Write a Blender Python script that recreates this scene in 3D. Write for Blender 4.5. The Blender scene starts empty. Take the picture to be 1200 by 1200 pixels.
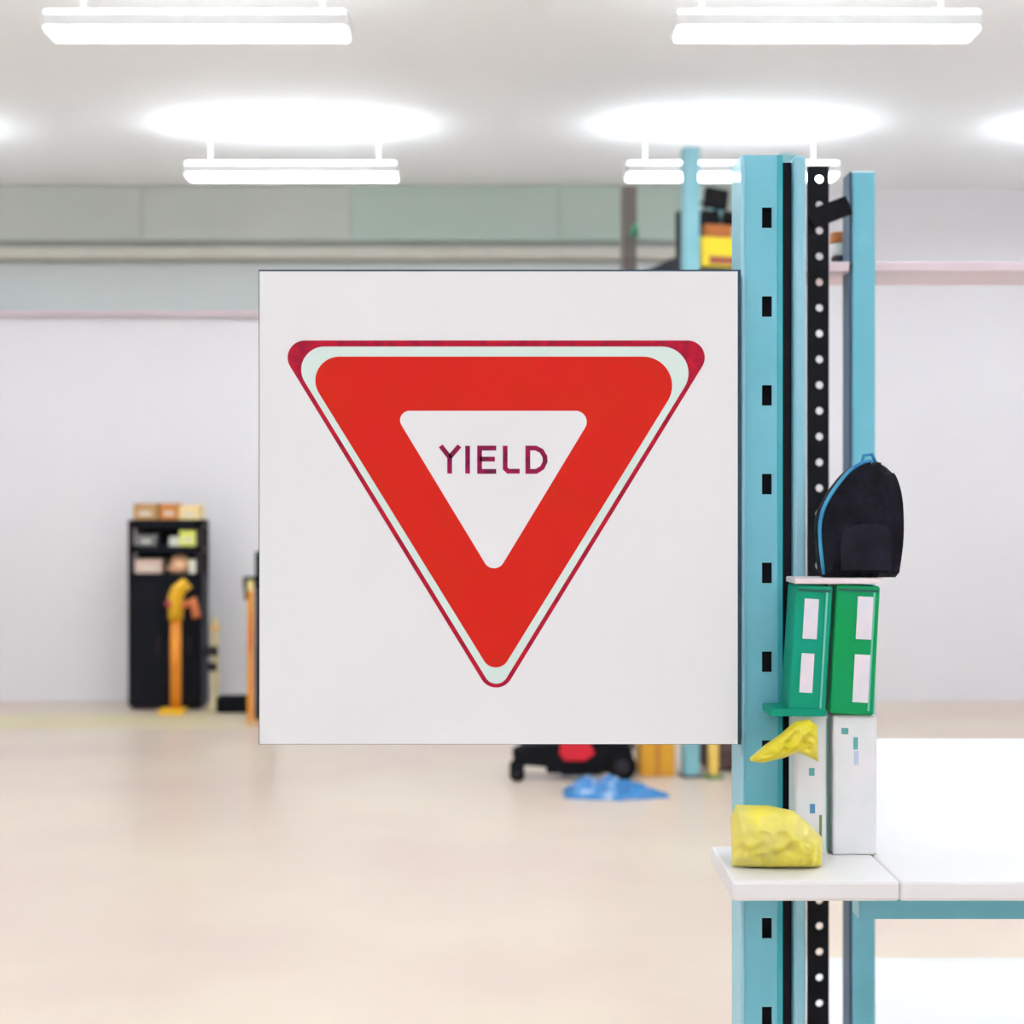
import bpy, bmesh, math, random
from mathutils import Vector, Matrix, noise

# ---------------------------------------------------------------- camera, world, exposure
F = 1800.0                      # focal length in pixels of the 1200 px frame
EYE = 1.6
SC = bpy.context.scene
COL = SC.collection
cam_data = bpy.data.cameras.new('camera')
cam = bpy.data.objects.new('camera', cam_data)
COL.objects.link(cam)
cam.location = (0, 0, EYE)
cam.rotation_euler = (math.pi / 2, 0, 0)
cam_data.sensor_width = 36.0
cam_data.lens = 36.0 * F / 1200.0
cam_data.clip_start = 0.02
cam_data.dof.use_dof = True
cam_data.dof.focus_distance = 0.985
cam_data.dof.aperture_fstop = 11.0
SC.camera = cam
world = bpy.data.worlds.new('world')
SC.world = world
world.use_nodes = True
world.node_tree.nodes['Background'].inputs[0].default_value = (1, 1, 1, 1)
world.node_tree.nodes['Background'].inputs[1].default_value = 0.6
SC.view_settings.view_transform = 'Standard'
SC.view_settings.look = 'None'
SC.view_settings.gamma = 1.0
SC.view_settings.use_curve_mapping = False
SC.view_settings.exposure = 0.70
LAMP = 11.0                     # radiance of the added lamp diffusers
LAMP_COL = (0.91, 1.0, 1.06)

R = math.radians
random.seed(7)


def X(px, Y):
    return (px - 600.0) / F * Y


def Z(py, Y):
    return EYE + (600.0 - py) / F * Y


# ---------------------------------------------------------------- materials
def srgb(c):
    out = []
    for v in c:
        v = v / 255.0
        out.append(v / 12.92 if v <= 0.04045 else ((v + 0.055) / 1.055) ** 2.4)
    return out


MATS = {}


def mat(name, rgb, rough=0.5, metal=0.0, var=0.05, scale=8.0, bump=0.0, bscale=60.0, rgb2=None, detail=3.0, coat=0.0, spec=0.5, lo=0.35, hi=0.65):
    if name in MATS:
        return MATS[name]
    m = bpy.data.materials.new(name)
    m.use_nodes = True
    nt = m.node_tree
    bs = nt.nodes['Principled BSDF']
    if max(rgb) < 75 and spec == 0.5:
        spec = 0.14             # dull dark paints and rubbers
    c = srgb(rgb)
    c2 = srgb(rgb2) if rgb2 else [min(1, v * (1 - var)) for v in c]
    tc = nt.nodes.new('ShaderNodeTexCoord')
    nz = nt.nodes.new('ShaderNodeTexNoise')
    nz.inputs['Scale'].default_value = scale
    nz.inputs['Detail'].default_value = detail
    nt.links.new(tc.outputs['Object'], nz.inputs['Vector'])
    rp = nt.nodes.new('ShaderNodeValToRGB')
    rp.color_ramp.elements[0].position = lo
    rp.color_ramp.elements[1].position = hi
    rp.color_ramp.elements[0].color = (*c2, 1)
    rp.color_ramp.elements[1].color = (*c, 1)
    nt.links.new(nz.outputs['Fac'], rp.inputs['Fac'])
    nt.links.new(rp.outputs['Color'], bs.inputs['Base Color'])
    bs.inputs['Roughness'].default_value = rough
    bs.inputs['Metallic'].default_value = metal
    bs.inputs['Specular IOR Level'].default_value = spec
    if coat:
        bs.inputs['Coat Weight'].default_value = coat
    if bump:
        n2 = nt.nodes.new('ShaderNodeTexNoise')
        n2.inputs['Scale'].default_value = bscale
        nt.links.new(tc.outputs['Object'], n2.inputs['Vector'])
        b = nt.nodes.new('ShaderNodeBump')
        b.inputs['Strength'].default_value = bump
        b.inputs['Distance'].default_value = 0.01
        nt.links.new(n2.outputs['Fac'], b.inputs['Height'])
        nt.links.new(b.outputs['Normal'], bs.inputs['Normal'])
    MATS[name] = m
    return m


def emit(name, rgb, strength):
    m = bpy.data.materials.new(name)
    m.use_nodes = True
    nt = m.node_tree
    nt.nodes.remove(nt.nodes['Principled BSDF'])
    e = nt.nodes.new('ShaderNodeEmission')
    e.inputs[0].default_value = (*rgb, 1)
    e.inputs[1].default_value = strength
    nt.links.new(e.outputs[0], nt.nodes['Material Output'].inputs[0])
    return m


# ---------------------------------------------------------------- mesh builder
class MB:
    def __init__(self):
        self.bm = bmesh.new()

    def box(self, x0, x1, y0, y1, z0, z1, m=None):
        vs = [Vector((x, y, z)) for z in (z0, z1) for y in (y0, y1) for x in (x0, x1)]
        if m is not None:
            vs = [m @ v for v in vs]
        v = [self.bm.verts.new(p) for p in vs]
        for f in ((0, 2, 3, 1), (4, 5, 7, 6), (0, 1, 5, 4), (2, 6, 7, 3), (0, 4, 6, 2), (1, 3, 7, 5)):
            self.bm.faces.new([v[i] for i in f])
        return self

    def bbox(self, x0, x1, y0, y1, z0, z1, r=0.004, seg=2, m=None):
        """box with rounded edges"""
        b = bmesh.new()
        t = MB.__new__(MB)
        t.bm = b
        t.box(x0, x1, y0, y1, z0, z1)
        bmesh.ops.bevel(b, geom=list(b.edges), offset=r, segments=seg, affect='EDGES', profile=0.5)
        self.join(b, m)
        return self

    def join(self, b, m=None):
        mp = {}
        for v in b.verts:
            mp[v] = self.bm.verts.new(m @ v.co if m is not None else v.co)
        for f in b.faces:
            try:
                self.bm.faces.new([mp[v] for v in f.verts])
            except ValueError:
                pass
        b.free()

    def tube(self, pts, rad, n=12, caps=True):
        pts = [Vector(p) for p in pts]
        rads = rad if isinstance(rad, (list, tuple)) else [rad] * len(pts)
        rings = []
        up = None
        for i, p in enumerate(pts):
            a = pts[max(i - 1, 0)]
            c = pts[min(i + 1, len(pts) - 1)]
            d = (c - a).normalized()
            if up is None:
                up = Vector((0, 0, 1)) if abs(d.z) < 0.9 else Vector((1, 0, 0))
            s = d.cross(up).normalized()
            u = s.cross(d).normalized()
            up = u
            rings.append([self.bm.verts.new(p + (s * math.cos(t) + u * math.sin(t)) * rads[i])
                          for t in [2 * math.pi * k / n for k in range(n)]])
        for a, b in zip(rings, rings[1:]):
            for k in range(n):
                self.bm.faces.new([a[k], a[(k + 1) % n], b[(k + 1) % n], b[k]])
        if caps:
            self.bm.faces.new(rings[0][::-1])
            self.bm.faces.new(rings[-1])
        return self

    def lathe(self, prof, c, n=20, axis='z'):
        """prof: list of (radius, height)"""
        rings = []
        for r, h in prof:
            ring = []
            for k in range(n):
                t = 2 * math.pi * k / n
                p = (r * math.cos(t), r * math.sin(t), h)
                if axis == 'x':
                    p = (h, p[0], p[1])
                elif axis == 'y':
                    p = (p[0], h, p[1])
                ring.append(self.bm.verts.new(Vector(c) + Vector(p)))
            rings.append(ring)
        for a, b in zip(rings, rings[1:]):
            for k in range(n):
                self.bm.faces.new([a[k], a[(k + 1) % n], b[(k + 1) % n], b[k]])
        self.bm.faces.new(rings[0][::-1])
        self.bm.faces.new(rings[-1])
        return self

    def prism(self, pts, y0, y1):
        """outline of (x, z) points, extruded from y0 to y1"""
        a = [self.bm.verts.new((p[0], y0, p[1])) for p in pts]
        b = [self.bm.verts.new((p[0], y1, p[1])) for p in pts]
        self.bm.faces.new(a)
        self.bm.faces.new(b[::-1])
        n = len(pts)
        for k in range(n):
            self.bm.faces.new([a[k], b[k], b[(k + 1) % n], a[(k + 1) % n]])
        return self

    def build(self, name, material, parent=None, smooth=False, loc=None):
        bmesh.ops.recalc_face_normals(self.bm, faces=list(self.bm.faces))
        me = bpy.data.meshes.new(name)
        self.bm.to_mesh(me)
        self.bm.free()
        if smooth:
            for p in me.polygons:
                p.use_smooth = True
        me.materials.append(material)
        o = bpy.data.objects.new(name, me)
        COL.objects.link(o)
        if parent is not None:
            o.parent = parent
        if loc is not None:
            o.location = loc
        return o


def tag(o, label, cat, group=None):
    o['label'] = label
    o['category'] = cat
    if group:
        o['group'] = group
    return o


def struct(o):
    o['kind'] = 'structure'
    return o


def thing(name, label, cat, loc=(0, 0, 0), rz=0.0, group=None):
    o = bpy.data.objects.new(name, None)
    COL.objects.link(o)
    o.location = loc
    o.rotation_euler = (0, 0, rz)
    o.empty_display_size = 0.05
    return tag(o, label, cat, group)


def tree_copy(o, parent=None):
    c = o.copy()
    COL.objects.link(c)
    if parent is not None:
        c.parent = parent
    for ch in list(o.children):
        tree_copy(ch, c)
    return c


# ---------------------------------------------------------------- the room
WALL_Y = 13.0
CEIL = Z(221, WALL_Y)
XL, XR, YF = -7.0, 6.0, -6.0

m_floor = mat('pale_polished_floor', (228, 211, 191), rough=0.33, rgb2=(220, 198, 183), scale=0.8, detail=4, bump=0.02, bscale=3)
m_white = mat('white_wall_paint', (240, 237, 240), rough=0.75, rgb2=(237, 233, 237), scale=0.5, bump=0.03, bscale=40)
m_ceil = mat('white_ceiling_paint', (248, 250, 252), rough=0.8, var=0.01)
m_head = mat('grey_green_header', (202, 206, 199), rough=0.6, rgb2=(194, 203, 195), scale=0.4)
m_head_dark = mat('header_recess_grey', (172, 174, 168), rough=0.7)
m_ledge = mat('beige_ledge', (206, 203, 192), rough=0.6)
m_fascia = mat('pale_grey_fascia', (203, 209, 208), rough=0.6, rgb2=(197, 202, 202), scale=0.6)
m_line = mat('floor_line_yellow', (226, 214, 168), rough=0.5, rgb2=(228, 212, 184), scale=3)

struct(MB().box(XL, XR, YF, WALL_Y, -0.1, 0).build('floor', m_floor))
struct(MB().box(XL, XR, YF, WALL_Y, CEIL, CEIL + 0.1).build('ceiling', m_ceil))
wb = struct(MB().box(XL, XR, WALL_Y, WALL_Y + 0.15, -0.1, CEIL + 0.1).build('wall_back', m_white))
struct(MB().box(XL - 0.15, XL, YF, WALL_Y + 0.15, -0.1, CEIL + 0.1).build('wall_left', m_white))
struct(MB().box(XR, XR + 0.15, YF, WALL_Y + 0.15, -0.1, CEIL + 0.1).build('wall_right', m_white))
struct(MB().box(XL - 0.15, XR + 0.15, YF - 0.15, YF, -0.1, CEIL + 0.1).build('wall_front', m_white))

# header over the white part of the back wall: panels, recess, ledge and fascia
HY = WALL_Y
hx0, hx1 = XL, X(905, HY)
hdr = struct(MB().box(hx0, hx1, HY - 0.10, HY, Z(309, HY), CEIL).build('trim_1', m_head_dark))
m_head_g = mat('green_grey_header', (192, 208, 197), rough=0.6, rgb2=(186, 203, 193), scale=0.4)
pw = 1.75
edges = [hx0] + [X(413, HY) + pw * k for k in range(-3, 3)] + [hx1]
for a, b in zip(edges, edges[1:]):
    MB().bbox(a + 0.002, b - 0.002, HY - 0.135, HY - 0.1, Z(285, HY), CEIL - 0.005, r=0.003).build('header_panel', m_head_g if a > X(405, HY) else m_head, hdr)
MB().bbox(hx0, hx1, HY - 0.19, HY - 0.1, Z(306.5, HY), Z(294, HY), r=0.008).build('ledge', m_ledge, hdr)
fas = struct(MB().box(hx0, hx1, HY - 0.06, HY, Z(369, HY), Z(309, HY)).build('trim_2', m_fascia))
MB().bbox(hx0, hx1, HY - 0.075, HY - 0.06, Z(371, HY), Z(366, HY), r=0.004).build('edge_strip', mat('rosy_strip', (232, 206, 214), rough=0.6), fas)
# yellowish lane marking along the back wall
struct(MB().box(XL, X(310, 12), 11.35, 12.15, 0, 0.002).build('trim_3', m_line))

# ---------------------------------------------------------------- ceiling lamps, added to light the room
m_lamp_body = mat('added_lamp_white_metal', (238, 238, 238), rough=0.4)
m_diff = emit('added_lamp_diffuser', LAMP_COL, LAMP)
lamp0 = thing('added_pendant_lamp', 'added white linear pendant lamp hanging from the white ceiling', 'lamp', group='added pendant lamps under the ceiling')
MB().bbox(-0.75, 0.75, -0.11, 0.11, 0.0, 0.07, r=0.008).build('added_lamp_housing', m_lamp_body, lamp0)
MB().box(-0.73, 0.73, -0.095, 0.095, -0.012, 0.001).build('added_diffuser', m_diff, lamp0)
MB().box(-0.73, 0.73, -0.095, 0.095, 0.069, 0.08).build('added_upper_diffuser', m_diff, lamp0)  # added to brighten the ceiling from below
for s in (-0.6, 0.6):
    MB().tube([(s, 0.103, 0.06), (s, 0.103, CEIL - 3.97)], 0.004, 8).build('added_lamp_rod', m_lamp_body, lamp0)
first = True
for lx in (-4.6, -1.55, 1.55, 4.4):
    for ly in (-4.2, -1.3, 1.7, 4.7, 7.6, 10.85):
        l = lamp0 if first else tree_copy(lamp0)
        first = False
        l.location = (lx, ly, 3.97)


# ---------------------------------------------------------------- yield sign
SY = 0.98
m_sign = mat('sign_white_plastic', (235, 233, 235), rough=0.45, var=0.01)
m_back = mat('sign_dark_backing', (30, 62, 84), rough=0.5)
m_red = mat('sign_red_print', (214, 36, 14), rough=0.5, spec=0.2, scale=40, rgb2=(218, 30, 20))
m_redl = mat('sign_outline_red', (198, 18, 46), rough=0.5, spec=0.2, rgb2=(160, 12, 52), scale=160)
m_mint = mat('sign_border_white', (218, 234, 228), rough=0.45, var=0.01)
m_text = mat('sign_letter_print', (168, 18, 78), rough=0.5, spec=0.2, rgb2=(104, 20, 62), scale=140)


def tri_round(ax, slope_l, slope_r, apex, top, rb, rl, rr, n=14):
    """rounded downward triangle in photo measure; returns (x, y) list"""
    hl = slope_l * (apex - top)
    hr = slope_r * (apex - top)
    P = [(ax - hl, top, rl), (ax + hr, top, rr), (ax, apex, rb)]
    out = []
    for i in range(3):
        p = Vector(P[i][:2])
        a = (Vector(P[i - 1][:2]) - p).normalized()
        b = (Vector(P[(i + 1) % 3][:2]) - p).normalized()
        r = P[i][2]
        half = a.angle(b) / 2
        c = p + (a + b).normalized() * (r / math.sin(half))
        s = p + a * (r / math.tan(half)) - c
        e = p + b * (r / math.tan(half)) - c
        t0 = math.atan2(s.y, s.x)
        t1 = math.atan2(e.y, e.x)
        d = (t1 - t0 + math.pi) % (2 * math.pi) - math.pi
        for k in range(n + 1):
            t = t0 + d * k / n
            out.append((c.x + r * math.cos(t), c.y + r * math.sin(t)))
    return out


def to_sign(pts):
    return [(X(px, SY), Z(py, SY)) for px, py in pts]


sign = thing('yield_sign', 'square white sign with a red triangle reading YIELD, fixed to teal post', 'sign', (0, 0, 0))
MB().box(X(304, SY), X(864.5, SY), SY, SY + 0.002, Z(872, SY), Z(318, SY)).build('panel', m_sign, sign)
MB().box(X(302.6, SY), X(868.4, SY), SY + 0.002, SY + 0.004, Z(873, SY), Z(315.4, SY)).build('backing', m_back, sign)
MB().box(X(868.4, SY) - 0.0012, X(868.4, SY), SY + 0.004, 1.022, Z(873, SY), Z(315.4, SY)).build('mounting_flange', m_back, sign)
tri = MB().prism(to_sign(tri_round(581.5, .612, .612, 824, 399, 20, 20, 20)), SY - 0.0002, SY).build('triangle_outline', m_redl, sign)
MB().prism(to_sign(tri_round(581.5, .612, .612, 814, 406.2, 14, 27, 31)), SY - 0.0004, SY - 0.0002).build('triangle_border', m_mint, sign)
MB().prism(to_sign(tri_round(581, .617, .617, 796.5, 418, 16, 28, 34)), SY - 0.0006, SY - 0.0004).build('red_triangle', m_red, sign)
MB().prism(to_sign(tri_round(579, .605, .605, 677.5, 481.5, 12.5, 11, 13)), SY - 0.0008, SY - 0.0006).build('inner_triangle', m_sign, sign)


def ribbon(mb, pts, w, y0, y1, closed=False):
    pts = [Vector(p) for p in pts]
    n = len(pts)
    L, Rr = [], []
    for i, p in enumerate(pts):
        a = pts[i - 1] if (i > 0 or closed) else None
        b = pts[(i + 1) % n] if (i < n - 1 or closed) else None
        d0 = (p - a).normalized() if a is not None else (b - p).normalized()
        d1 = (b - p).normalized() if b is not None else d0
        n0 = Vector((-d0.y, d0.x))
        n1 = Vector((-d1.y, d1.x))
        m = (n0 + n1).normalized()
        k = w / 2 / max(0.35, m.dot(n0))
        L.append(p + m * k)
        Rr.append(p - m * k)
    rng = range(n if closed else n - 1)
    f = []
    for y in (y0, y1):
        f.append([[mb.bm.verts.new((X(q.x, SY), y, Z(q.y, SY))) for q in S] for S in (L, Rr)])
    for i in rng:
        j = (i + 1) % n
        (l0, r0), (l1, r1) = f
        mb.bm.faces.new([l0[i], l0[j], r0[j], r0[i]])
        mb.bm.faces.new([l1[i], r1[i], r1[j], l1[j]])
        mb.bm.faces.new([l0[i], l1[i], l1[j], l0[j]])
        mb.bm.faces.new([r0[i], r0[j], r1[j], r1[i]])


ya, yb = SY - 0.001, SY - 0.0008
W = 5.6
t, b = 522.5, 555.0
for strokes in (
    [[(516.5, t), (527, 536), (527, b)], [(538.5, t), (527, 536)]],
    [[(548, t), (548, b)]],
    [[(581.5, t + 2.6), (562, t + 2.6), (562, b - 2.6), (581.5, b - 2.6)], [(562, 538), (580, 538)]],
    [[(592, t), (592, b - 6), (595.5, b - 2.8), (609, b - 2.8)]],
    [[(618.5, t + 2.6), (628, t + 2.6), (634.5, 528.5), (638.5, 535), (638.8, 541), (635.5, 548), (628.5, b - 2.6), (618.5, b - 2.6), 'c']],
):
    mb = MB()
    for s in strokes:
        c = s[-1] == 'c'
        ribbon(mb, s[:-1] if c else s, W, ya, yb, c)
    mb.build('letter', m_text, sign)

# ---------------------------------------------------------------- teal shelving rack that carries the sign
m_teal = mat('teal_post_paint', (108, 190, 208), rough=0.35, rgb2=(120, 196, 216), scale=14, coat=0.2)
m_teal_edge = mat('teal_fold_shade', (40, 170, 182), rough=0.35, rgb2=(70, 176, 190), scale=25)  # shaded tone of the fold, put into the colour
m_dark = mat('post_shade_dark', (42, 38, 46), rough=0.7)  # shade inside the post, put into the colour
m_shelf = mat('white_shelf_board', (234, 230, 230), rough=0.5, var=0.02)
m_black = mat('black_powder_coat', (13, 13, 18), rough=0.5, rgb2=(19, 19, 25), scale=60)

rack = thing('shelving_rack', 'teal slotted steel rack post carrying the sign, with white shelf board', 'rack', (0.1474, 0.99, 0))
ox, oy = 0.1474, 0.99


def rel(mb_fn):
    return mb_fn


def slotted_post(x0, x1, y0, d, z0, z1, slot_px, sx0, sx1, hz, parent, org, material):
    """square tube whose front face has real rectangular slots"""
    th = 0.0016
    mb = MB()
    xs = (x0 - org[0], x1 - org[0])
    ys = y0 - org[1]
    s0, s1 = sx0 - org[0], sx1 - org[0]
    mb.box(xs[0], s0, ys, ys + th, z0, z1)
    mb.box(s1, xs[1], ys, ys + th, z0, z1)
    cuts = sorted(slot_px)
    z = z0
    for c in cuts:
        mb.box(s0, s1, ys, ys + th, z, c - hz)
        z = c + hz
    mb.box(s0, s1, ys, ys + th, z, z1)
    mb.box(xs[0], xs[0] + th, ys + th, ys + d, z0, z1)
    mb.box(xs[1] - th, xs[1], ys + th, ys + d, z0, z1)
    mb.box(xs[0] + th, xs[1] - th, ys + d - th, ys + d, z0, z1)
    mb.box(xs[0] + th, xs[1] - th, ys + th, ys + d - th, z1 - th, z1)
    return mb.build('post', material, parent)


TOP = 1.83
xa, xb = X(868, .99), X(917, .99)
slots = [Z(255 + 104.1 * k, .99) for k in range(0, 14)]
slotted_post(xa, xb, .99, .04, 0, TOP, slots, X(893, .99), X(904.5, .99), 0.0066, rack, (ox, oy), m_teal)
# dark sheet inside the tube, standing in for shade behind the slots
MB().box(xa + .0022 - ox, xb - .0022 - ox, 0.008, 0.010, 0.01, TOP - .004).build('slot_shade', m_dark, rack)
# rolled bead at the aisle edge, highlight put into its paler colour; folded strip at the other
MB().tube([(xa + .0014 - ox, 0.0002, 0.0), (xa + .0014 - ox, 0.0002, TOP)], 0.0014, 10).build('edge_bead', mat('bead_highlight_teal', (150, 203, 222), rough=.3), rack, smooth=True)
MB().box(xb - .0030 - ox, xb - ox, -0.0007, 0.0, 0, TOP).build('edge_fold', m_teal_edge, rack)  # shade of the turned fold painted as a darker teal
MB().box(xb - ox, X(930, .99) - ox, 0.008, .04, 0, TOP - .003).build('channel_shade', m_dark, rack)  # dark strip standing in for shade in the open channel
MB().bbox(X(930, .99) - ox, X(945, .99) - ox, 0.0, .04, 0, TOP, r=.0022, seg=3).build('post_lip', mat('pale_teal_lip', (138, 200, 216), rough=.3, rgb2=(158, 205, 222), scale=22), rack)
# other posts of the same rack
for (px_, py_) in ((0.60, 0.99), (0.1474, 1.42), (0.60, 1.42)):
    if px_ < 0.3:
        continue
    MB().bbox(px_ - ox, px_ + .042 - ox, py_ - oy, py_ + .04 - oy, 0, TOP, r=.002).build('post', m_teal, rack)
SHZ = 1.385
MB().bbox(.226 - ox, .645 - ox, .895 - oy, 1.46 - oy, SHZ - .012, SHZ, r=.002).build('shelf', m_shelf, rack)
MB().bbox(.128 - ox, .226 - ox, .895 - oy, .989 - oy, SHZ - .012, SHZ, r=.002).build('end_ledge', m_shelf, rack)
for y in (1.0, 1.40):
    MB().box(.226 - ox, .60 - ox, y - oy, y + .02 - oy, SHZ - .05, SHZ - .012).build('shelf_beam', m_teal, rack)
MB().bbox(.226 - ox, .642 - ox, .989 - oy, 1.46 - oy, .12, .136, r=.002).build('shelf', m_shelf, rack)

# ---------------------------------------------------------------- rear rack with black perforated upright
RY = 1.60
rrack = thing('perforated_rack', 'black perforated upright with round holes and teal post behind the sign rack', 'rack', (X(945, RY), RY, 0))
bx0, bx1 = X(946, RY), X(971.5, RY)
RT = 1.955
mb = MB()
pitch = 30.2 / F * RY
zc0 = Z(270, RY)
k0 = -3
zs = [zc0 - k * pitch for k in range(k0, 62)]
cx = X(960.5, RY) - bx0
wv = bx1 - bx0
N = 16
for zc in zs:
    if zc - pitch / 2 < 0.0 or zc + pitch / 2 > RT + .03:
        continue
    rings = {}
    for y in (0.0, 0.003):
        inner, outer = [], []
        for k in range(N):
            a = 2 * math.pi * k / N
            ca, sa = math.cos(a), math.sin(a)
            inner.append(mb.bm.verts.new((cx + .0040 * ca, y, zc + .0040 * sa)))
            mx = max(abs(ca), abs(sa))
            ex = (wv - cx) if ca > 0 else cx
            outer.append(mb.bm.verts.new((cx + ex * ca / mx, y, zc + pitch / 2 * sa / mx)))
        rings[y] = (inner, outer)
    (i0, o0), (i1, o1) = rings[0.0], rings[0.003]
    for k in range(N):
        j = (k + 1) % N
        mb.bm.faces.new([i0[k], i0[j], o0[j], o0[k]])
        mb.bm.faces.new([i1[k], o1[k], o1[j], i1[j]])
        mb.bm.faces.new([i0[k], i1[k], i1[j], i0[j]])
        mb.bm.faces.new([o0[k], o0[j], o1[j], o1[k]])
mb.build('perforated_upright', m_black, rrack, loc=(bx0 - X(945, RY), 0, 0))
r0 = X(945, RY)
c0, c1 = X(999.5, RY), X(1026, RY)
MB().bbox(c0 - r0, c1 - r0, 0, .04, 0, RT, r=.002).build('post', m_teal, rrack)
MB().box(c0 - .0028 - r0, c0 - r0, .004, .036, 0, RT).build('post_seam', mat('navy_seam', (52, 84, 112), rough=.5), rrack)
MB().bbox(.70 - r0, .74 - r0, 0, .04, 0, RT, r=.002).build('post', m_teal, rrack)
MB().bbox(.70 - r0, .74 - r0, .36, .40, 0, RT, r=.002).build('post', m_teal, rrack)
MB().bbox(.322 - r0, .352 - r0, .36, .40, 0, RT, r=.002).build('post', m_teal, rrack)
sh2 = Z(313, 1.64)
MB().bbox(bx0 - r0, .74 - r0, .004, .105, sh2 - .010, sh2, r=.001).build('shelf', mat('rosy_white_shelf', (236, 214, 220), rough=.5), rrack)
MB().bbox(bx0 - r0, .74 - r0, .004, .40, 1.0, 1.02, r=.001).build('shelf', m_shelf, rrack)
# black brace near the top, rising to the teal post
p0, p1 = Vector((bx0 - r0 + .003, -.004, Z(258, RY))), Vector((c0 - .005 - r0, -.004, Z(241, RY)))
d = (p1 - p0)
an = math.atan2(d.z, d.x)
mm = Matrix.Translation(p0) @ Matrix.Rotation(-an, 4, 'Y')
MB().box(0, d.length, -.002, .004, -.010, .010, mm).build('brace', m_black, rrack)

# things on the rear rack's shelf
YS = 1.66
m_tin = mat('dark_tin', (62, 58, 68), rough=.4)
tx = X(984.5, YS)
o = MB().lathe([(.0085, 0), (.0098, .001), (.0098, .0135), (.009, .0145), (.0085, .0150)], (0, 0, 0), 20).build('tin', m_tin, None, True, (tx, YS, sh2))
tag(o, 'small dark round tin on the white shelf, under a jar', 'tin')
jar = thing('jar', 'small white jar with an orange-brown lid stacked on a dark tin', 'jar', (tx, YS, sh2 + .0150))
MB().lathe([(.0085, 0), (.0102, .002), (.0104, .0115), (.0092, .0135)], (0, 0, 0), 20).build('body', mat('jar_white', (226, 232, 230), rough=.35), jar, True)
MB().lathe([(.0106, .0135), (.0110, .0145), (.0110, .0240), (.0100, .0250)], (0, 0, 0), 20).build('lid', mat('orange_brown_lid', (196, 122, 66), rough=.5), jar, True)

# ---------------------------------------------------------------- goods on the white shelf board
m_carton = mat('white_carton', (238, 232, 236), rough=.5, rgb2=(226, 230, 230), scale=45)
m_print = mat('blue_print', (92, 158, 206), rough=.5)
m_pteal = mat('teal_print', (96, 172, 172), rough=.5)
m_green = mat('green_plastic', (0, 160, 136), rough=.4, spec=.25, rgb2=(0, 154, 116), scale=18)
m_green2 = mat('deep_green_plastic', (0, 160, 80), rough=.4, spec=.25, rgb2=(0, 154, 94), scale=18)
m_label = mat('pale_label', (240, 224, 234), rough=.5, rgb2=(222, 222, 232), scale=60)
CY = .962
CZ = Z(838, CY)


def box_file(x0, x1, label, marks, seam):
    t_ = thing('box_file', label, 'box', (x0, CY, SHZ), group='white upright cartons on the shelf board')
    w_ = x1 - x0
    MB().bbox(0, w_, 0, .024, 0, CZ - SHZ, r=.0016, seg=3).build('body', m_carton, t_)
    for (a, b_, za, zb, m_) in marks:
        MB().box(X(a, CY) - x0, X(b_, CY) - x0, -.0004, .0003, Z(zb, CY) - SHZ, Z(za, CY) - SHZ).build('print_mark', m_, t_)
    if seam:
        MB().box(X(seam[0], CY) - x0, X(seam[1], CY) - x0, -.0006, .0004, .002, CZ - SHZ - .002).build('edge_tape', mat('green_edge_tape', (70, 140, 124), rough=.5), t_)
    return t_


box_file(X(932, CY), X(970.6, CY), 'white carton standing upright below the leaning green case with blue print', [
    (948, 954.5, 900, 909, m_pteal), (949, 955, 942, 953, m_print), (960, 963, 955, 1000, mat('olive_mark', (120, 140, 92)))], (968.6, 970.6))
box_file(X(976, CY), X(1028, CY), 'wider white carton standing upright below the bright green case', [
    (986, 994, 853, 860, m_pteal), (1000, 1005, 864, 878, m_pteal), (1001, 1006, 880, 896, mat('pale_blue_print', (196, 208, 236)))], None)

GY = .958


def green_case(x0, x1, zt, m_, label, labels, lean):
    t_ = thing('green_case', label, 'case', (x1, GY, CZ), group='green cases on the white cartons')
    t_.rotation_euler = (0, R(lean), 0)
    w_ = x1 - x0
    h_ = zt - CZ
    MB().bbox(-w_, 0, 0, .028, 0, h_, r=.0015, seg=2).build('body', m_, t_)
    for (a, b_, za, zb) in labels:
        MB().box(a - x1, b_ - x1, -.0006, .0003, zb - CZ, za - CZ).build('paper_label', m_label, t_)
    MB().box(-w_ + .0012, -.0012, -.0005, .0004, h_ - .004, h_ - .0025).build('lid_seam', mat('dark_green_seam', (20, 96, 84), rough=.6), t_)
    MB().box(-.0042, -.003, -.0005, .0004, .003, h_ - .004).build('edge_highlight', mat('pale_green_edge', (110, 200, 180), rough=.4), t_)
    return t_


g1 = green_case(X(923.5, GY), X(967.5, GY), Z(687, GY), m_green, 'teal-green case with two pale windows leaning above the narrow white carton',
                [(X(935, GY), X(951.5, GY), Z(703, GY), Z(750, GY)), (X(935, GY), X(950, GY), Z(767, GY), Z(813, GY))], 3.4)
MB().box(X(902, GY) - X(967.5, GY), X(967, GY) - X(967.5, GY), -.003, .028, .0002, .0046,
         Matrix.Rotation(R(-3.4), 4, 'Y')).build('base_lip', m_green, g1)
g2 = green_case(X(972.5, GY), X(1024, GY), Z(687, GY), m_green2, 'bright green case with pale windows standing above the wider white carton',
                [(X(998, GY), X(1016, GY), Z(700, GY), Z(750, GY)), (X(998, GY), X(1016, GY), Z(768, GY), Z(824, GY))], 3.0)
LZ = Z(684.2, GY)
lid = MB().bbox(X(931, GY), X(1034, GY), GY - .002, GY + .03, LZ, LZ + .0036, r=.0008).build('tray_lid', mat('rosy_white_card', (242, 226, 230), rough=.5))
tag(lid, 'thin white card lid lying across the tops of the green cases', 'lid')

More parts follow.
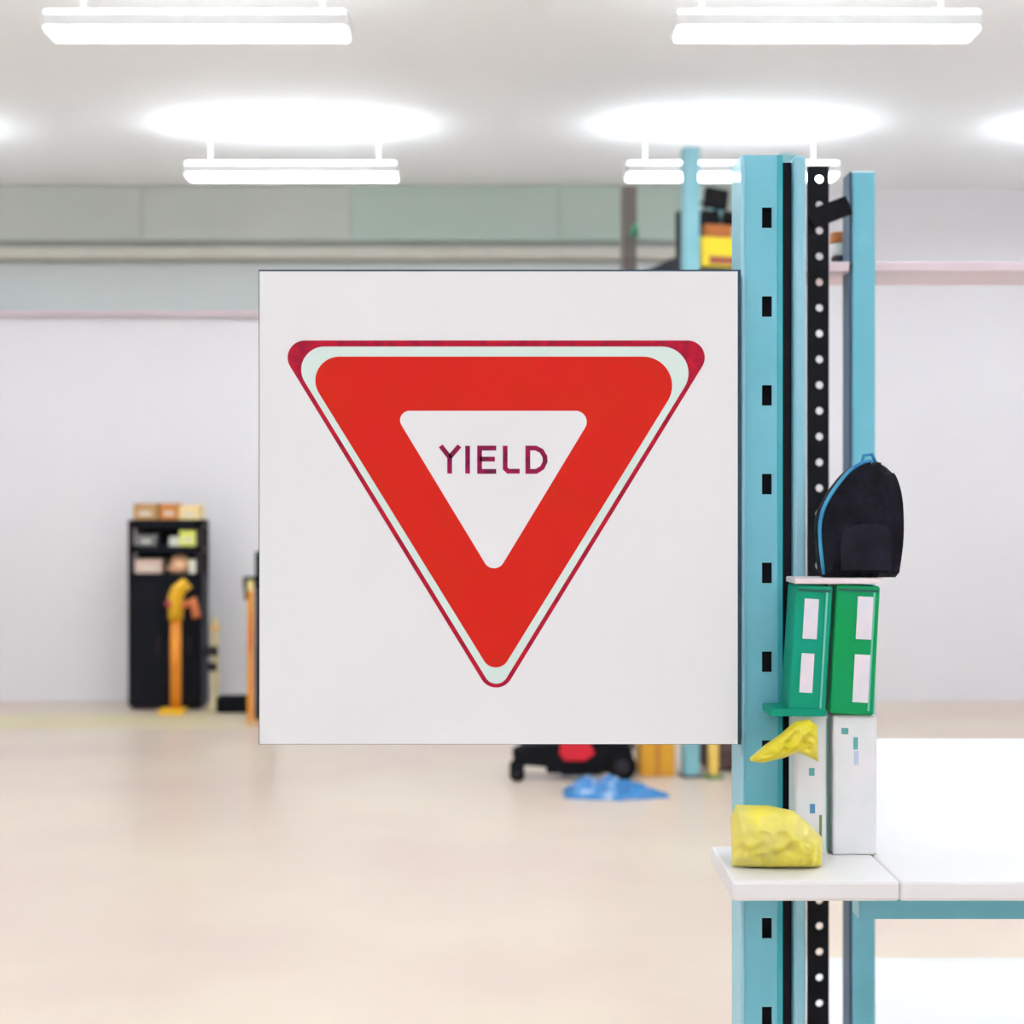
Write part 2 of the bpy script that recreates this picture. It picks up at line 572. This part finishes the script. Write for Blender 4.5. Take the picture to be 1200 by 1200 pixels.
# dark pouch with blue edge band on the lid
PY = .960
pz0 = LZ + .0036
pc = X(1010, PY)
pouch = thing('pouch', 'dark rounded pouch with a blue edge band resting on the white lid', 'pouch', (pc, PY, pz0))
ol = [(969, 0), (965, 640), (964.5, 614), (970, 593), (984, 570), (1002, 550), (1024, 541), (1045, 550), (1057, 580), (1059, 630), (1053, 0)]
ol = [(X(a, PY) - pc, (Z(b, PY) - pz0) if b else 0.0) for a, b in ol]
def smooth_line(P, n=5):
    out = []
    for i in range(len(P) - 1):
        p0_, p1_, p2_, p3_ = P[max(i - 1, 0)], P[i], P[i + 1], P[min(i + 2, len(P) - 1)]
        for k in range(n):
            t_ = k / n
            out.append(tuple(.5 * (2 * b1 + (c1 - a1) * t_ + (2 * a1 - 5 * b1 + 4 * c1 - d1) * t_ ** 2 + (3 * b1 - a1 - 3 * c1 + d1) * t_ ** 3)
                             for a1, b1, c1, d1 in zip(p0_, p1_, p2_, p3_)))
    out.append(tuple(P[-1]))
    return out


ol = smooth_line(ol)
b = bmesh.new()
q = MB.__new__(MB)
q.bm = b
q.prism(ol, 0, .028)
bmesh.ops.bevel(b, geom=[e for e in b.edges if abs(e.verts[0].co.y - e.verts[1].co.y) < 1e-6], offset=.008, segments=5, affect='EDGES', profile=.5)
mb = MB()
mb.join(b)
mb.build('body', mat('dark_nylon', (30, 29, 42), rough=.7, rgb2=(15, 15, 22), scale=70, bump=.3, bscale=300), pouch, True)
pts = [(x - .0006, .004, z + .0002) for x, z in ol[4:31]]
fine = []
for a, c_ in zip(pts, pts[1:]):
    fine.append(Vector(a))
fine.append(Vector(pts[-1]))
fine.insert(0, Vector((ol[0][0] - .0006, .004, .0022)))
MB().tube(fine, [.0016] * len(fine), 10).build('edge_band', mat('blue_band', (36, 122, 190), rough=.45, rgb2=(70, 176, 214), scale=50), pouch, True)
pk_ = [(X(a, PY) - pc, Z(b_, PY) - pz0) for a, b_ in ((985, 668), (984, 640), (988, 622), (1000, 616), (1024, 614), (1040, 618), (1045, 634), (1043, 668))]
MB().prism(smooth_line(pk_, 4), -.0030, .001).build('front_pocket', mat('pocket_nylon', (36, 35, 48), rough=.7, rgb2=(22, 22, 30), scale=70), pouch)
MB().tube([(X(1016, PY) - pc, .014, Z(543, PY) - pz0), (X(1018, PY) - pc, .014, Z(533, PY) - pz0), (X(1028, PY) - pc, .014, Z(531, PY) - pz0), (X(1034, PY) - pc, .014, Z(545, PY) - pz0)], .0012, 8).build('hang_loop', MATS['blue_band'], pouch, True)


# yellow crumpled wrappers
def crumple(name, label, cat, material, outline, c, depth, amp, seed, n=(40, 24)):
    """a bag: closed pillow whose outline is given by lower(u), upper(u)"""
    lo, up = outline
    mb = MB()
    nu, nv = n
    F_, B_ = [], []
    for i in range(nu + 1):
        u = i / nu
        rf, rb = [], []
        for j in range(nv + 1):
            v = j / nv
            x0_, z0_ = lo(u)
            x1_, z1_ = up(u)
            x = x0_ + (x1_ - x0_) * v
            z = z0_ + (z1_ - z0_) * v
            prof = (max(0, math.sin(math.pi * u)) ** .45) * (max(0, math.sin(math.pi * v)) ** .55)
            q = Vector((x * 120 + seed, z * 120, seed * 1.7))
            cr = 1 - abs(noise.noise(q)) * 2
            cr2 = 1 - abs(noise.noise(q * 2.3 + Vector((5, 3, 1)))) * 2
            h = prof * (depth + amp * (cr * .65 + cr2 * .35))
            rf.append(mb.bm.verts.new((x, -max(h, 0) - .0004, z)))
            rb.append(mb.bm.verts.new((x, .25 * prof * depth + .0004, z)))
        F_.append(rf)
        B_.append(rb)
    for i in range(nu):
        for j in range(nv):
            mb.bm.faces.new([F_[i][j], F_[i + 1][j], F_[i + 1][j + 1], F_[i][j + 1]])
            mb.bm.faces.new([B_[i][j], B_[i][j + 1], B_[i + 1][j + 1], B_[i + 1][j]])
    for i in range(nu):
        for j in (0, nv):
            mb.bm.faces.new([F_[i][j], B_[i][j], B_[i + 1][j], F_[i + 1][j]])
    for j in range(nv):
        for i in (0, nu):
            mb.bm.faces.new([F_[i][j], F_[i][j + 1], B_[i][j + 1], B_[i][j]])
    o_ = mb.build(name, material, None, True, c)
    return tag(o_, label, cat)


m_yel = mat('yellow_plastic_film', (238, 220, 18), rough=.3, rgb2=(224, 206, 40), scale=90, coat=.3)
m_yel2 = mat('yellow_sack_film', (244, 226, 70), rough=.35, rgb2=(228, 214, 110), scale=60, coat=.3)
WY = .948


def poly_fn(pts, Y, cx_, cz_):
    def f(u):
        s = u * (len(pts) - 1)
        i = min(int(s), len(pts) - 2)
        t_ = s - i
        a, b_ = pts[i], pts[i + 1]
        return X(a[0] + (b_[0] - a[0]) * t_, Y) - cx_, Z(a[1] + (b_[1] - a[1]) * t_, Y) - cz_
    return f


wc = (X(955, WY), WY, Z(845, WY))
crumple('plastic_wrapper', 'crumpled yellow plastic wrapper poking out under the leaning green case', 'wrapper', m_yel,
        (poly_fn([(879, 892), (893, 894), (915, 889), (935, 882), (950, 888), (959, 893)], WY, wc[0], wc[2]),
         poly_fn([(879, 888), (895, 874), (915, 860), (932, 845), (948, 843), (958, 850)], WY, wc[0], wc[2])),
        wc, .006, .007, 3.1)
wy2 = .93
wc2 = (X(905, wy2), wy2, SHZ)
zfloor = 600 + (EYE - SHZ) * F / wy2
crumple('plastic_sack', 'yellow plastic sack lying on the white shelf board beside white cartons', 'sack', m_yel2,
        (poly_fn([(858, zfloor - 1), (880, zfloor), (920, zfloor), (950, zfloor), (962, zfloor - 1)], wy2, wc2[0], wc2[2]),
         poly_fn([(856, 958), (862, 943), (900, 944), (930, 950), (948, 965), (964, 982)], wy2, wc2[0], wc2[2])),
        wc2, .012, .006, 9.4)

# ---------------------------------------------------------------- pallet rack in the background
m_bteal = mat('light_blue_rack_paint', (150, 204, 218), rough=.45, rgb2=(128, 190, 202), scale=2)
m_bdark = mat('dark_rack_beam', (52, 58, 66), rough=.6)
m_bbrown = mat('grey_brown_rack_paint', (128, 118, 114), rough=.6)
br = thing('storage_rack', 'light blue tall storage rack with dark beams standing behind the sign', 'rack', (X(809, 9.3), 9.3, 0), R(14.8))
BT = 3.8
BL, BD = .64, 1.14
bshelf = Z(314, 9.35)
for (lx, ly, m_) in ((0, 0, m_bteal), (BL, 0, m_bteal), (0, BD, m_bbrown), (BL, BD, m_bteal)):
    mb = MB()
    for a, b_, c_, d_ in ((-.045, .045, -.04, -.034), (-.045, -.039, -.034, .04), (.039, .045, -.034, .04)):
        mb.box(lx + a, lx + b_, ly + c_, ly + d_, .012, BT)
    mb.build('post', m_, br)
    MB().box(lx - .06, lx + .06, ly - .06, ly + .06, 0, .012).build('foot_plate', m_bdark, br)
for zb in (1.2, bshelf):
    for ly in (-.04, BD):
        MB().bbox(.045, BL - .045, ly - .02, ly + .02, zb - .11, zb - .015, r=.005).build('beam', m_bdark, br)
    MB().box(-.02, BL + .02, .045, BD - .045, zb - .015, zb).build('shelf', m_bdark, br)
    for lx in (0, BL):
        MB().box(lx - .03, lx + .03, .04, BD - .03, zb - .02, zb + .085).build('side_beam', m_bdark, br)
zz = .3
sgn = 1
while zz < BT - .6:
    if not (bshelf - .7 < zz < bshelf + .2):
        a, b_ = (.04, BD - .04) if sgn > 0 else (BD - .04, .04)
        for lx in (0, BL):
            MB().tube([(lx, a, zz), (lx, b_, zz + .55)], .014, 8).build('brace', m_bteal, br)
    zz += .58
    sgn = -sgn
MB().lathe([(.03, -.02), (.045, -.015), (.045, .015), (.03, .02)], (0.0, BD - .12, Z(268, 10.2)), 14, 'x').build('valve_knob', mat('green_knob', (70, 150, 110), rough=.5), br, True)

M_br = Matrix.Translation(br.location) @ Matrix.Rotation(R(14.8), 4, 'Z')


def on_br(lx, ly, z):
    p = M_br @ Vector((lx, ly, z))
    return p


m_ybin = mat('yellow_bin_plastic', (250, 226, 20), rough=.45, rgb2=(242, 214, 40), scale=6)
yb_ = thing('storage_bin', 'bright yellow open storage bin with red-brown label on the dark high shelf', 'bin', on_br(.192, -.05, bshelf + .001), R(14.8))
bw, bd_, bh = .14, .26, .21
MB().box(-bw, bw, 0, bd_, 0, .008).build('base', m_ybin, yb_)
pr = [(0.0, 0), (bd_, 0), (bd_, bh), (.10, bh), (0.0, .17)]
for s in (-1, 1):
    mb = MB()
    a = [mb.bm.verts.new((s * bw, p[0], p[1])) for p in pr]
    b_ = [mb.bm.verts.new((s * (bw - .007), p[0], p[1])) for p in pr]
    mb.bm.faces.new(a)
    mb.bm.faces.new(b_[::-1])
    for k in range(len(pr)):
        mb.bm.faces.new([a[k], a[(k + 1) % 5], b_[(k + 1) % 5], b_[k]])
    mb.build('side_wall', m_ybin, yb_)
MB().bbox(-bw + .007, bw - .007, -.004, .006, .0, .175, r=.003).build('front_wall', m_ybin, yb_)
MB().box(-bw + .007, bw - .007, bd_ - .008, bd_, .008, bh).build('back_wall', m_ybin, yb_)
MB().box(-.09, .12, -.007, -.003, .012, .060).build('label_plate', mat('red_brown_label', (166, 84, 66), rough=.6), yb_)

m_tool = mat('black_tool_plastic', (20, 19, 22), rough=.5, rgb2=(36, 33, 38), scale=12)
m_toolg = mat('grey_olive_tool', (96, 96, 84), rough=.6)
# orange packet and dark machine parts heaped in the bin
pk = MB().bbox(-.09, .09, -.035, .035, 0, .26, r=.012).build('packet', mat('orange_packet', (198, 112, 44), rough=.5), None, False, on_br(.192, .05, bshelf + .0100))
pk.rotation_euler = (0, 0, R(14.8))
tag(pk, 'orange packet standing in the yellow bin', 'packet')
tl = thing('power_tool', 'black power tool with grey grip standing in the yellow bin', 'tool', on_br(.192, .145, bshelf + .0175), R(14.8))
MB().bbox(-.055, .035, -.02, .02, 0, .24, r=.012, m=Matrix.Rotation(R(8), 4, 'Y')).build('handle', m_toolg, tl)
MB().bbox(-.13, .09, -.028, .028, .235, .36, r=.022, seg=3, m=Matrix.Rotation(R(-6), 4, 'Y')).build('motor_body', m_tool, tl)
MB().lathe([(.05, 0), (.055, .02), (.03, .10), (.012, .14)], (.085, 0, .31), 16, 'x').build('chuck', m_tool, tl, True)
MB().bbox(-.10, .06, -.024, .024, .37, .50, r=.02, seg=3, m=Matrix.Rotation(R(7), 4, 'Y')).build('battery', m_tool, tl)
tc_ = thing('tool_case', 'black hard tool case standing on edge behind the yellow bin', 'case', on_br(.20, .36, bshelf + .001), R(14.8))
MB().bbox(-.13, .13, 0, .09, 0, .42, r=.018, seg=3).build('shell', m_tool, tc_)
MB().tube([(-.06, .045, .415), (-.06, .045, .46), (-.04, .045, .475), (.04, .045, .475), (.06, .045, .46), (.06, .045, .415)], .010, 10).build('handle', m_tool, tc_, True)
for q_ in (-.07, .07):
    MB().bbox(q_ - .014, q_ + .014, -.006, .004, .36, .40, r=.003).build('latch', m_toolg, tc_)
cx_ = on_br(.50, .16, bshelf + .001)
wcup = MB().bbox(-.06, .06, -.06, .06, 0, .40, r=.012).build('carton', mat('pale_carton', (222, 206, 190), rough=.6), None, False, cx_)
wcup.rotation_euler = (0, 0, R(14.8))
tag(wcup, 'tall pale carton on the dark high shelf beside the yellow bin', 'carton')
dk = thing('crate', 'dark brown slatted crate on the floor inside the storage rack', 'crate', on_br(.30, .10, 0), R(14.8))
m_crate = mat('dark_brown_wood', (78, 58, 56), rough=.7, rgb2=(98, 74, 68), scale=9)
for k in range(4):
    MB().bbox(-.12, .12, -.008, .008, .03 + .085 * k, .105 + .085 * k, r=.004).build('slat', m_crate, dk)
    MB().bbox(-.12, .12, .282, .298, .03 + .085 * k, .105 + .085 * k, r=.004).build('slat', m_crate, dk)
for s in (-1, 1):
    MB().box(s * .105 - .015, s * .105 + .015, .008, .03, 0, .36).build('corner_post', m_crate, dk)
    MB().box(s * .105 - .015, s * .105 + .015, .26, .282, 0, .36).build('corner_post', m_crate, dk)
    MB().box(s * .112 - .008, s * .112 + .008, .03, .26, .03, .35).build('side_board', m_crate, dk)
MB().box(-.10, .10, .0, .28, .015, .03).build('base_board', m_crate, dk)
gp = on_br(.108, -.10, 0)
gd = thing('post_guard', 'yellow upright rack guard with green foot beside the light blue post', 'guard', gp, R(14.8))
MB().bbox(-.031, .031, -.02, .02, .02, .42, r=.012, seg=3).build('upright', mat('guard_yellow', (236, 192, 70), rough=.5, rgb2=(242, 206, 110), scale=8), gd)
MB().bbox(-.05, .05, -.04, .04, 0, .02, r=.004).build('foot', mat('guard_green', (120, 150, 84), rough=.6), gd)

# orange cartons left of the rack
m_oc = mat('orange_carton', (228, 168, 40), rough=.6, rgb2=(222, 158, 44), scale=5)
cY = 9.28
oc = thing('parcel', 'orange-yellow cardboard parcel on the floor beside the trolley jack', 'box', (X(771, cY), cY, 0), R(4))
MB().bbox(-.105, .105, 0, .20, 0, .27, r=.004).build('body', m_oc, oc)
MB().box(-.02, .02, -.0012, .0004, .0, .268).build('tape', mat('brown_tape', (206, 140, 40), rough=.4), oc)
for s in (-1, 1):
    MB().box(s * .052 - .05, s * .052 + .05, .002, .198, .27, .273).build('flap', m_oc, oc)

# ---------------------------------------------------------------- trolley jack
JY = 9.25
jk = thing('trolley_jack', 'low black trolley jack with a red arm on the pale floor', 'jack', (X(670, JY), JY, 0))
u = JY / F


def jx(px):
    return (px - 670) * u


def jz(py):
    return Z(py, JY)


for y in (-.09, .09):
    MB().prism([(jx(604), jz(893)), (jx(600), jz(880)), (jx(616), jz(872)), (jx(700), jz(866)), (jx(738), jz(872)),
                (jx(742), jz(890)), (jx(700), jz(905)), (jx(660), jz(906)), (jx(640), jz(896))], y - .012, y + .012).build('side_plate', m_black, jk)
MB().bbox(jx(640), jx(736), -.078, .078, jz(904), jz(884), r=.006).build('cross_frame', m_black, jk)
MB().prism([(jx(655), jz(880)), (jx(656), jz(868)), (jx(676), jz(860)), (jx(690), jz(866)), (jx(696), jz(880)), (jx(684), jz(888)), (jx(661), jz(888))],
           -.115, -.102).build('arm_cover', mat('jack_red', (226, 26, 48), rough=.4), jk)
MB().bbox(jx(610), jx(690), -.05, .05, jz(880), jz(862), r=.012).build('lift_arm', mat('jack_dark_grey', (64, 62, 68), rough=.5), jk)
MB().lathe([(.04, 0), (.055, .006), (.055, .022), (.03, .026)], (jx(622), 0, jz(863)), 18).build('saddle', m_black, jk, True)
for px_, r_ in ((727, .088), (606, .047)):
    for y in (-.125, .125):
        w_ = MB().lathe([(r_ * .55, -.020), (r_ * .9, -.020), (r_, -.012), (r_, .012), (r_ * .9, .020), (r_ * .55, .020)],
                        (jx(px_), y, r_), 24, 'y').build('wheel', mat('black_rubber', (14, 14, 16), rough=.7), jk, True)
        MB().lathe([(r_ * .2, -.023), (r_ * .5, -.0215), (r_ * .5, .0215), (r_ * .2, .023)], (jx(px_), y, r_), 16, 'y').build('hub', mat('hub_grey', (50, 48, 54), rough=.4), w_, True)
    MB().tube([(jx(px_), -.125, r_), (jx(px_), .125, r_)], .010, 10).build('axle', m_black, jk)
MB().tube([(jx(700), 0, jz(880)), (jx(712), .1, .75)], .016, 12).build('handle', m_black, jk)

# ---------------------------------------------------------------- crumpled blue sheet on the floor
mb = MB()
nu, nv = 70, 40
BY = 8.72
bw_, bdp = .60, .36
top, bot = [], []
for i in range(nu + 1):
    u_ = i / nu
    rt, rb = [], []
    for j in range(nv + 1):
        v_ = j / nv
        x = (u_ - .5) * bw_
        edge = (math.sin(math.pi * min(max(u_, 0), 1)) ** .35) * (math.sin(math.pi * min(max(v_, 0), 1)) ** .5)
        hump = .105 * math.exp(-((u_ - .18) / .13) ** 2) + .080 * math.exp(-((u_ - .45) / .11) ** 2) + .06 * math.exp(-((u_ - .70) / .13) ** 2) + .03
        q = Vector((x * 8, v_ * 2.6, 4.2))
        cr = 1 - abs(noise.noise(q)) * 1.8
        cr2 = 1 - abs(noise.noise(q * 2.4 + Vector((2, 7, 1)))) * 1.8
        h = max(.003, .74 * edge * hump * (.25 + .75 * cr + .5 * cr2))
        taper = (1 - .45 * max(0, u_ - .5) * 2) * (.72 + .28 * math.sin(math.pi * u_))
        y = (v_ - .5) * bdp * taper + .03 * noise.noise(Vector((u_ * 5, v_ * 2, 1)))
        y -= .05 * u_
        rt.append(mb.bm.verts.new((x, y, h)))
        rb.append(mb.bm.verts.new((x, y, .0005)))
    top.append(rt)
    bot.append(rb)
for i in range(nu):
    for j in range(nv):
        mb.bm.faces.new([top[i][j], top[i + 1][j], top[i + 1][j + 1], top[i][j + 1]])
        mb.bm.faces.new([bot[i][j], bot[i][j + 1], bot[i + 1][j + 1], bot[i + 1][j]])
    for j in (0, nv):
        mb.bm.faces.new([top[i][j], bot[i][j], bot[i + 1][j], top[i + 1][j]])
for j in range(nv):
    for i in (0, nu):
        mb.bm.faces.new([top[i][j], top[i][j + 1], bot[i][j + 1], bot[i][j]])
blue = mb.build('plastic_sheet', mat('blue_plastic_sheet', (0, 126, 200), rough=.22, rgb2=(176, 206, 236), scale=8, coat=.6, lo=.36, hi=.46), None, True, (X(721, BY), BY, 0))  # pale patches put glossy highlights into the sheet's colour
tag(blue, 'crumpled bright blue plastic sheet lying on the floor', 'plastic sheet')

# ---------------------------------------------------------------- shelf cabinet by the back wall
KY = 12.42
ku = KY / F
kx = lambda px: (px - 196) * ku
kz = lambda py: max(0.0, Z(py, KY))
m_cab = mat('dark_cabinet_steel', (15, 20, 28), rough=.5, rgb2=(24, 24, 32), scale=3)
m_cabb = mat('brown_cabinet_post', (58, 48, 52), rough=.6)
cab = thing('shelf_cabinet', 'dark open shelf cabinet against the white back wall, filled with small bins', 'cabinet', (X(196, KY), KY, 0))
xl, xr = kx(150), kx(236)
dep = .30
MB().bbox(xl, xr, 0, dep, .03, kz(680), r=.008).build('lower_body', m_cab, cab)
MB().box(xl + .02, xr - .02, .02, dep, 0, .03).build('plinth', m_cabb, cab)
mid = (xl + xr) / 2
for (a, b_) in ((xl + .01, mid - .004), (mid + .004, xr - .05)):
    dr = MB().bbox(a, b_, -.015, 0, .05, kz(686), r=.004).build('door', m_cab, cab)
    MB().tube([(b_ - .04, -.03, .45), (b_ - .04, -.03, .60)], .008, 8).build('handle', m_cabb, dr)
for px_ in (xl, xr - .045):
    MB().box(px_, px_ + .045, .0, .045, kz(680), kz(609.5)).build('post', m_cabb, cab)
    MB().box(px_, px_ + .045, dep - .045, dep, kz(680), kz(609.5)).build('post', m_cabb, cab)
MB().box(xl, xr, dep - .012, dep, kz(680), kz(609.5)).build('back_panel', m_cab, cab)
for (za, zb) in ((672, 681), (640, 648), (609, 619)):
    MB().bbox(xl, xr, 0, dep - .012, kz(zb), kz(za), r=.004).build('shelf', m_cab, cab)


def bin_(px0, px1, ptop, pbase, rgb, rgb2, label, rnd=False):
    x0, x1 = X(px0, KY), X(px1, KY)
    w_, h_ = (x1 - x0) / 2, (pbase - ptop) * ku
    m_ = mat('bin_%d_%d_%d' % rgb, rgb, rough=.55, rgb2=rgb2, scale=6)
    t_ = thing('small_bin' if not rnd else 'cloth_bundle', label, 'bin' if not rnd else 'bundle', ((x0 + x1) / 2, KY + .012, Z(pbase, KY) + .001))
    if rnd:
        b = bmesh.new()
        bmesh.ops.create_uvsphere(b, u_segments=20, v_segments=12, radius=1)
        for v in b.verts:
            k = 1 + .12 * noise.noise(v.co * 2 + Vector((px0, 0, 0)))
            v.co = Vector((v.co.x * w_ * k, .12 + v.co.y * .11 * k, max(0, (v.co.z + .45) / 1.45) * h_ * k))
        q = MB()
        q.join(b)
        q.build('cloth', m_, t_, True)
        MB().tube([(-w_ * .9, .01, h_ * .3), (0, -.005, h_ * .42), (w_ * .9, .01, h_ * .3)], .008, 8).build('band', m_, t_)
    else:
        q = MB()
        q.box(-w_, w_, 0, .20, 0, .008)
        q.box(-w_, -w_ + .008, 0, .20, .008, h_)
        q.box(w_ - .008, w_, 0, .20, .008, h_)
        q.box(-w_ + .008, w_ - .008, .192, .20, .008, h_)
        q.build('shell', m_, t_)
        MB().box(-w_ + .008, w_ - .008, 0, .008, .008, h_ * .92).build('front_wall', m_, t_)
        MB().bbox(-w_ * .5, w_ * .5, -.004, .001, h_ * .25, h_ * .5, r=.002).build('label_plate', mat('bin_label', (232, 226, 214), rough=.6), t_)
    return t_


bin_(156, 184, 590, 609, (196, 150, 92), (206, 160, 104), 'tan bin on top of the dark shelf cabinet')
bin_(187, 208, 590, 609, (214, 130, 50), (222, 146, 72), 'orange bin on top of the dark shelf cabinet')
bin_(209.5, 233, 592, 609, (250, 220, 150), (250, 226, 170), 'cream bin on top of the dark shelf cabinet')
bin_(160, 182, 626, 640, (120, 120, 124), (130, 130, 130), 'mid-grey bin on the upper shelf of the dark cabinet')
bin_(198, 209, 629, 640, (234, 234, 224), (226, 228, 218), 'small off-white bin beside the lime bin')
bin_(210, 229, 621, 640, (232, 238, 104), (240, 242, 130), 'lime yellow bin on the upper shelf of the dark cabinet')
bin_(158, 188, 655, 672, (220, 190, 170), (230, 204, 190), 'pale pink bin on the middle shelf of the dark cabinet')
bin_(194, 221, 650, 672, (255, 206, 140), (252, 196, 164), 'peach cloth bundle on the middle shelf of the dark cabinet', True)
bin_(221.2, 229, 656, 672, (244, 246, 220), (246, 244, 226), 'small cream bin beside the peach bundle')

# orange pipe stand in front of the cabinet
OY = 12.15
ou = OY / F
os_ = thing('pipe_stand', 'orange upright pipe stand with bent head in front of dark cabinet', 'stand', (X(206, OY), OY, 0))
m_or = mat('orange_paint', (246, 158, 30), rough=.4, rgb2=(236, 140, 36), scale=4)
m_ory = mat('yellow_orange_paint', (244, 186, 26), rough=.4)
oz = lambda py: max(0, Z(py, OY))
MB().bbox(-.12, .075, -.09, .09, 0, .05, r=.01).build('base', m_ory, os_)
MB().tube([(0, 0, .045), (0, 0, oz(720))], .044, 16).build('column', m_or, os_, True)
MB().tube([(0, 0, oz(726)), (0, 0, oz(700)), (.02, 0, oz(692)), (.06, 0, oz(686)), (.095, 0, oz(692))], [.06, .062, .062, .06, .045], 16).build('head', m_ory, os_, True)
MB().tube([(.03, .0, oz(712)), (.14, -.02, oz(704)), (.17, -.02, oz(724))], [.03, .04, .036], 12).build('spout', mat('coral_orange', (226, 126, 74), rough=.5), os_, True)
MB().tube([(.0, -.03, oz(706)), (-.07, -.05, oz(708))], [.02, .026], 10).build('knob', mat('rosy_red', (206, 70, 84), rough=.5), os_, True)

# pale pedestal between cabinet and machine stand
VY = 12.3
vz = lambda py: max(0, Z(py, VY))
pd = thing('valve_pedestal', 'slim pale olive pedestal with dark side handle by the cabinet', 'pedestal', (X(252, VY), VY, 0))
m_ol = mat('pale_olive', (206, 196, 150), rough=.6, rgb2=(222, 206, 160), scale=5)
MB().lathe([(.075, 0), (.08, .01), (.075, .03), (.04, .05), (.03, .12), (.034, .25), (.03, vz(728)), (.022, vz(724))], (0, 0, 0), 16).build('column', m_ol, pd, True)
MB().bbox(-.085, .03, -.06, -.02, vz(768), vz(757), r=.008).build('handle', mat('charcoal', (46, 42, 46), rough=.6), pd)
MB().bbox(-.05, .022, -.055, -.02, vz(786), vz(776), r=.008).build('clamp', mat('charcoal', (46, 42, 46), rough=.6), pd)
MB().lathe([(.03, -.03), (.042, -.02), (.042, .02), (.03, .03)], (-.0, 0, vz(735)), 16).build('collar', mat('tan_collar', (232, 192, 130), rough=.5), pd, True)

# low black bumper
LY = 12.28
lb = thing('floor_bumper', 'low black rubber bumper on the floor beside the machine stand', 'bumper', (X(274, LY), LY, 0))
MB().bbox(-.13, .135, -.08, .08, 0.0, Z(815, LY), r=.025, seg=3).build('body', mat('black_bumper_rubber', (10, 16, 20), rough=.6), lb)
for s in (-.07, .07):
    MB().lathe([(.016, 0), (.016, .004), (.010, .006)], (s, 0, Z(815, LY)), 10).build('bolt', m_cabb, lb)

# machine stand partly behind the sign
MY = 11.6
mu = MY / F
ms = thing('machine_stand', 'black machine column with an orange front guard beside the sign edge', 'machine', (X(306, MY), MY, 0))
mx = lambda px: (px - 306) * mu
mz = lambda py: max(0, Z(py, MY))
MB().bbox(mx(298.6), mx(322), .0, .14, .03, mz(646), r=.012).build('column', mat('black_machine_paint', (12, 16, 24), rough=.45), ms)
MB().bbox(mx(284), mx(301), .02, .10, mz(690), mz(676), r=.008).build('arm', mat('black_machine_paint', (12, 16, 24)), ms)
MB().bbox(mx(285), mx(290), .03, .09, mz(704), mz(690), r=.006).build('bracket', mat('black_machine_paint', (12, 16, 24)), ms)
MB().bbox(mx(290), mx(298), -.03, .0, .03, mz(692), r=.01).build('guard', mat('guard_orange', (240, 170, 66), rough=.45, rgb2=(226, 130, 44), scale=2.2), ms)
MB().bbox(mx(290), mx(298), -.034, .004, mz(692), mz(680), r=.01).build('guard_cap', mat('pale_yellow_cap', (244, 226, 150), rough=.5), ms)
MB().bbox(mx(290), mx(334), -.06, .24, 0, .03, r=.006).build('base', mat('tan_base', (226, 176, 120), rough=.5), ms)
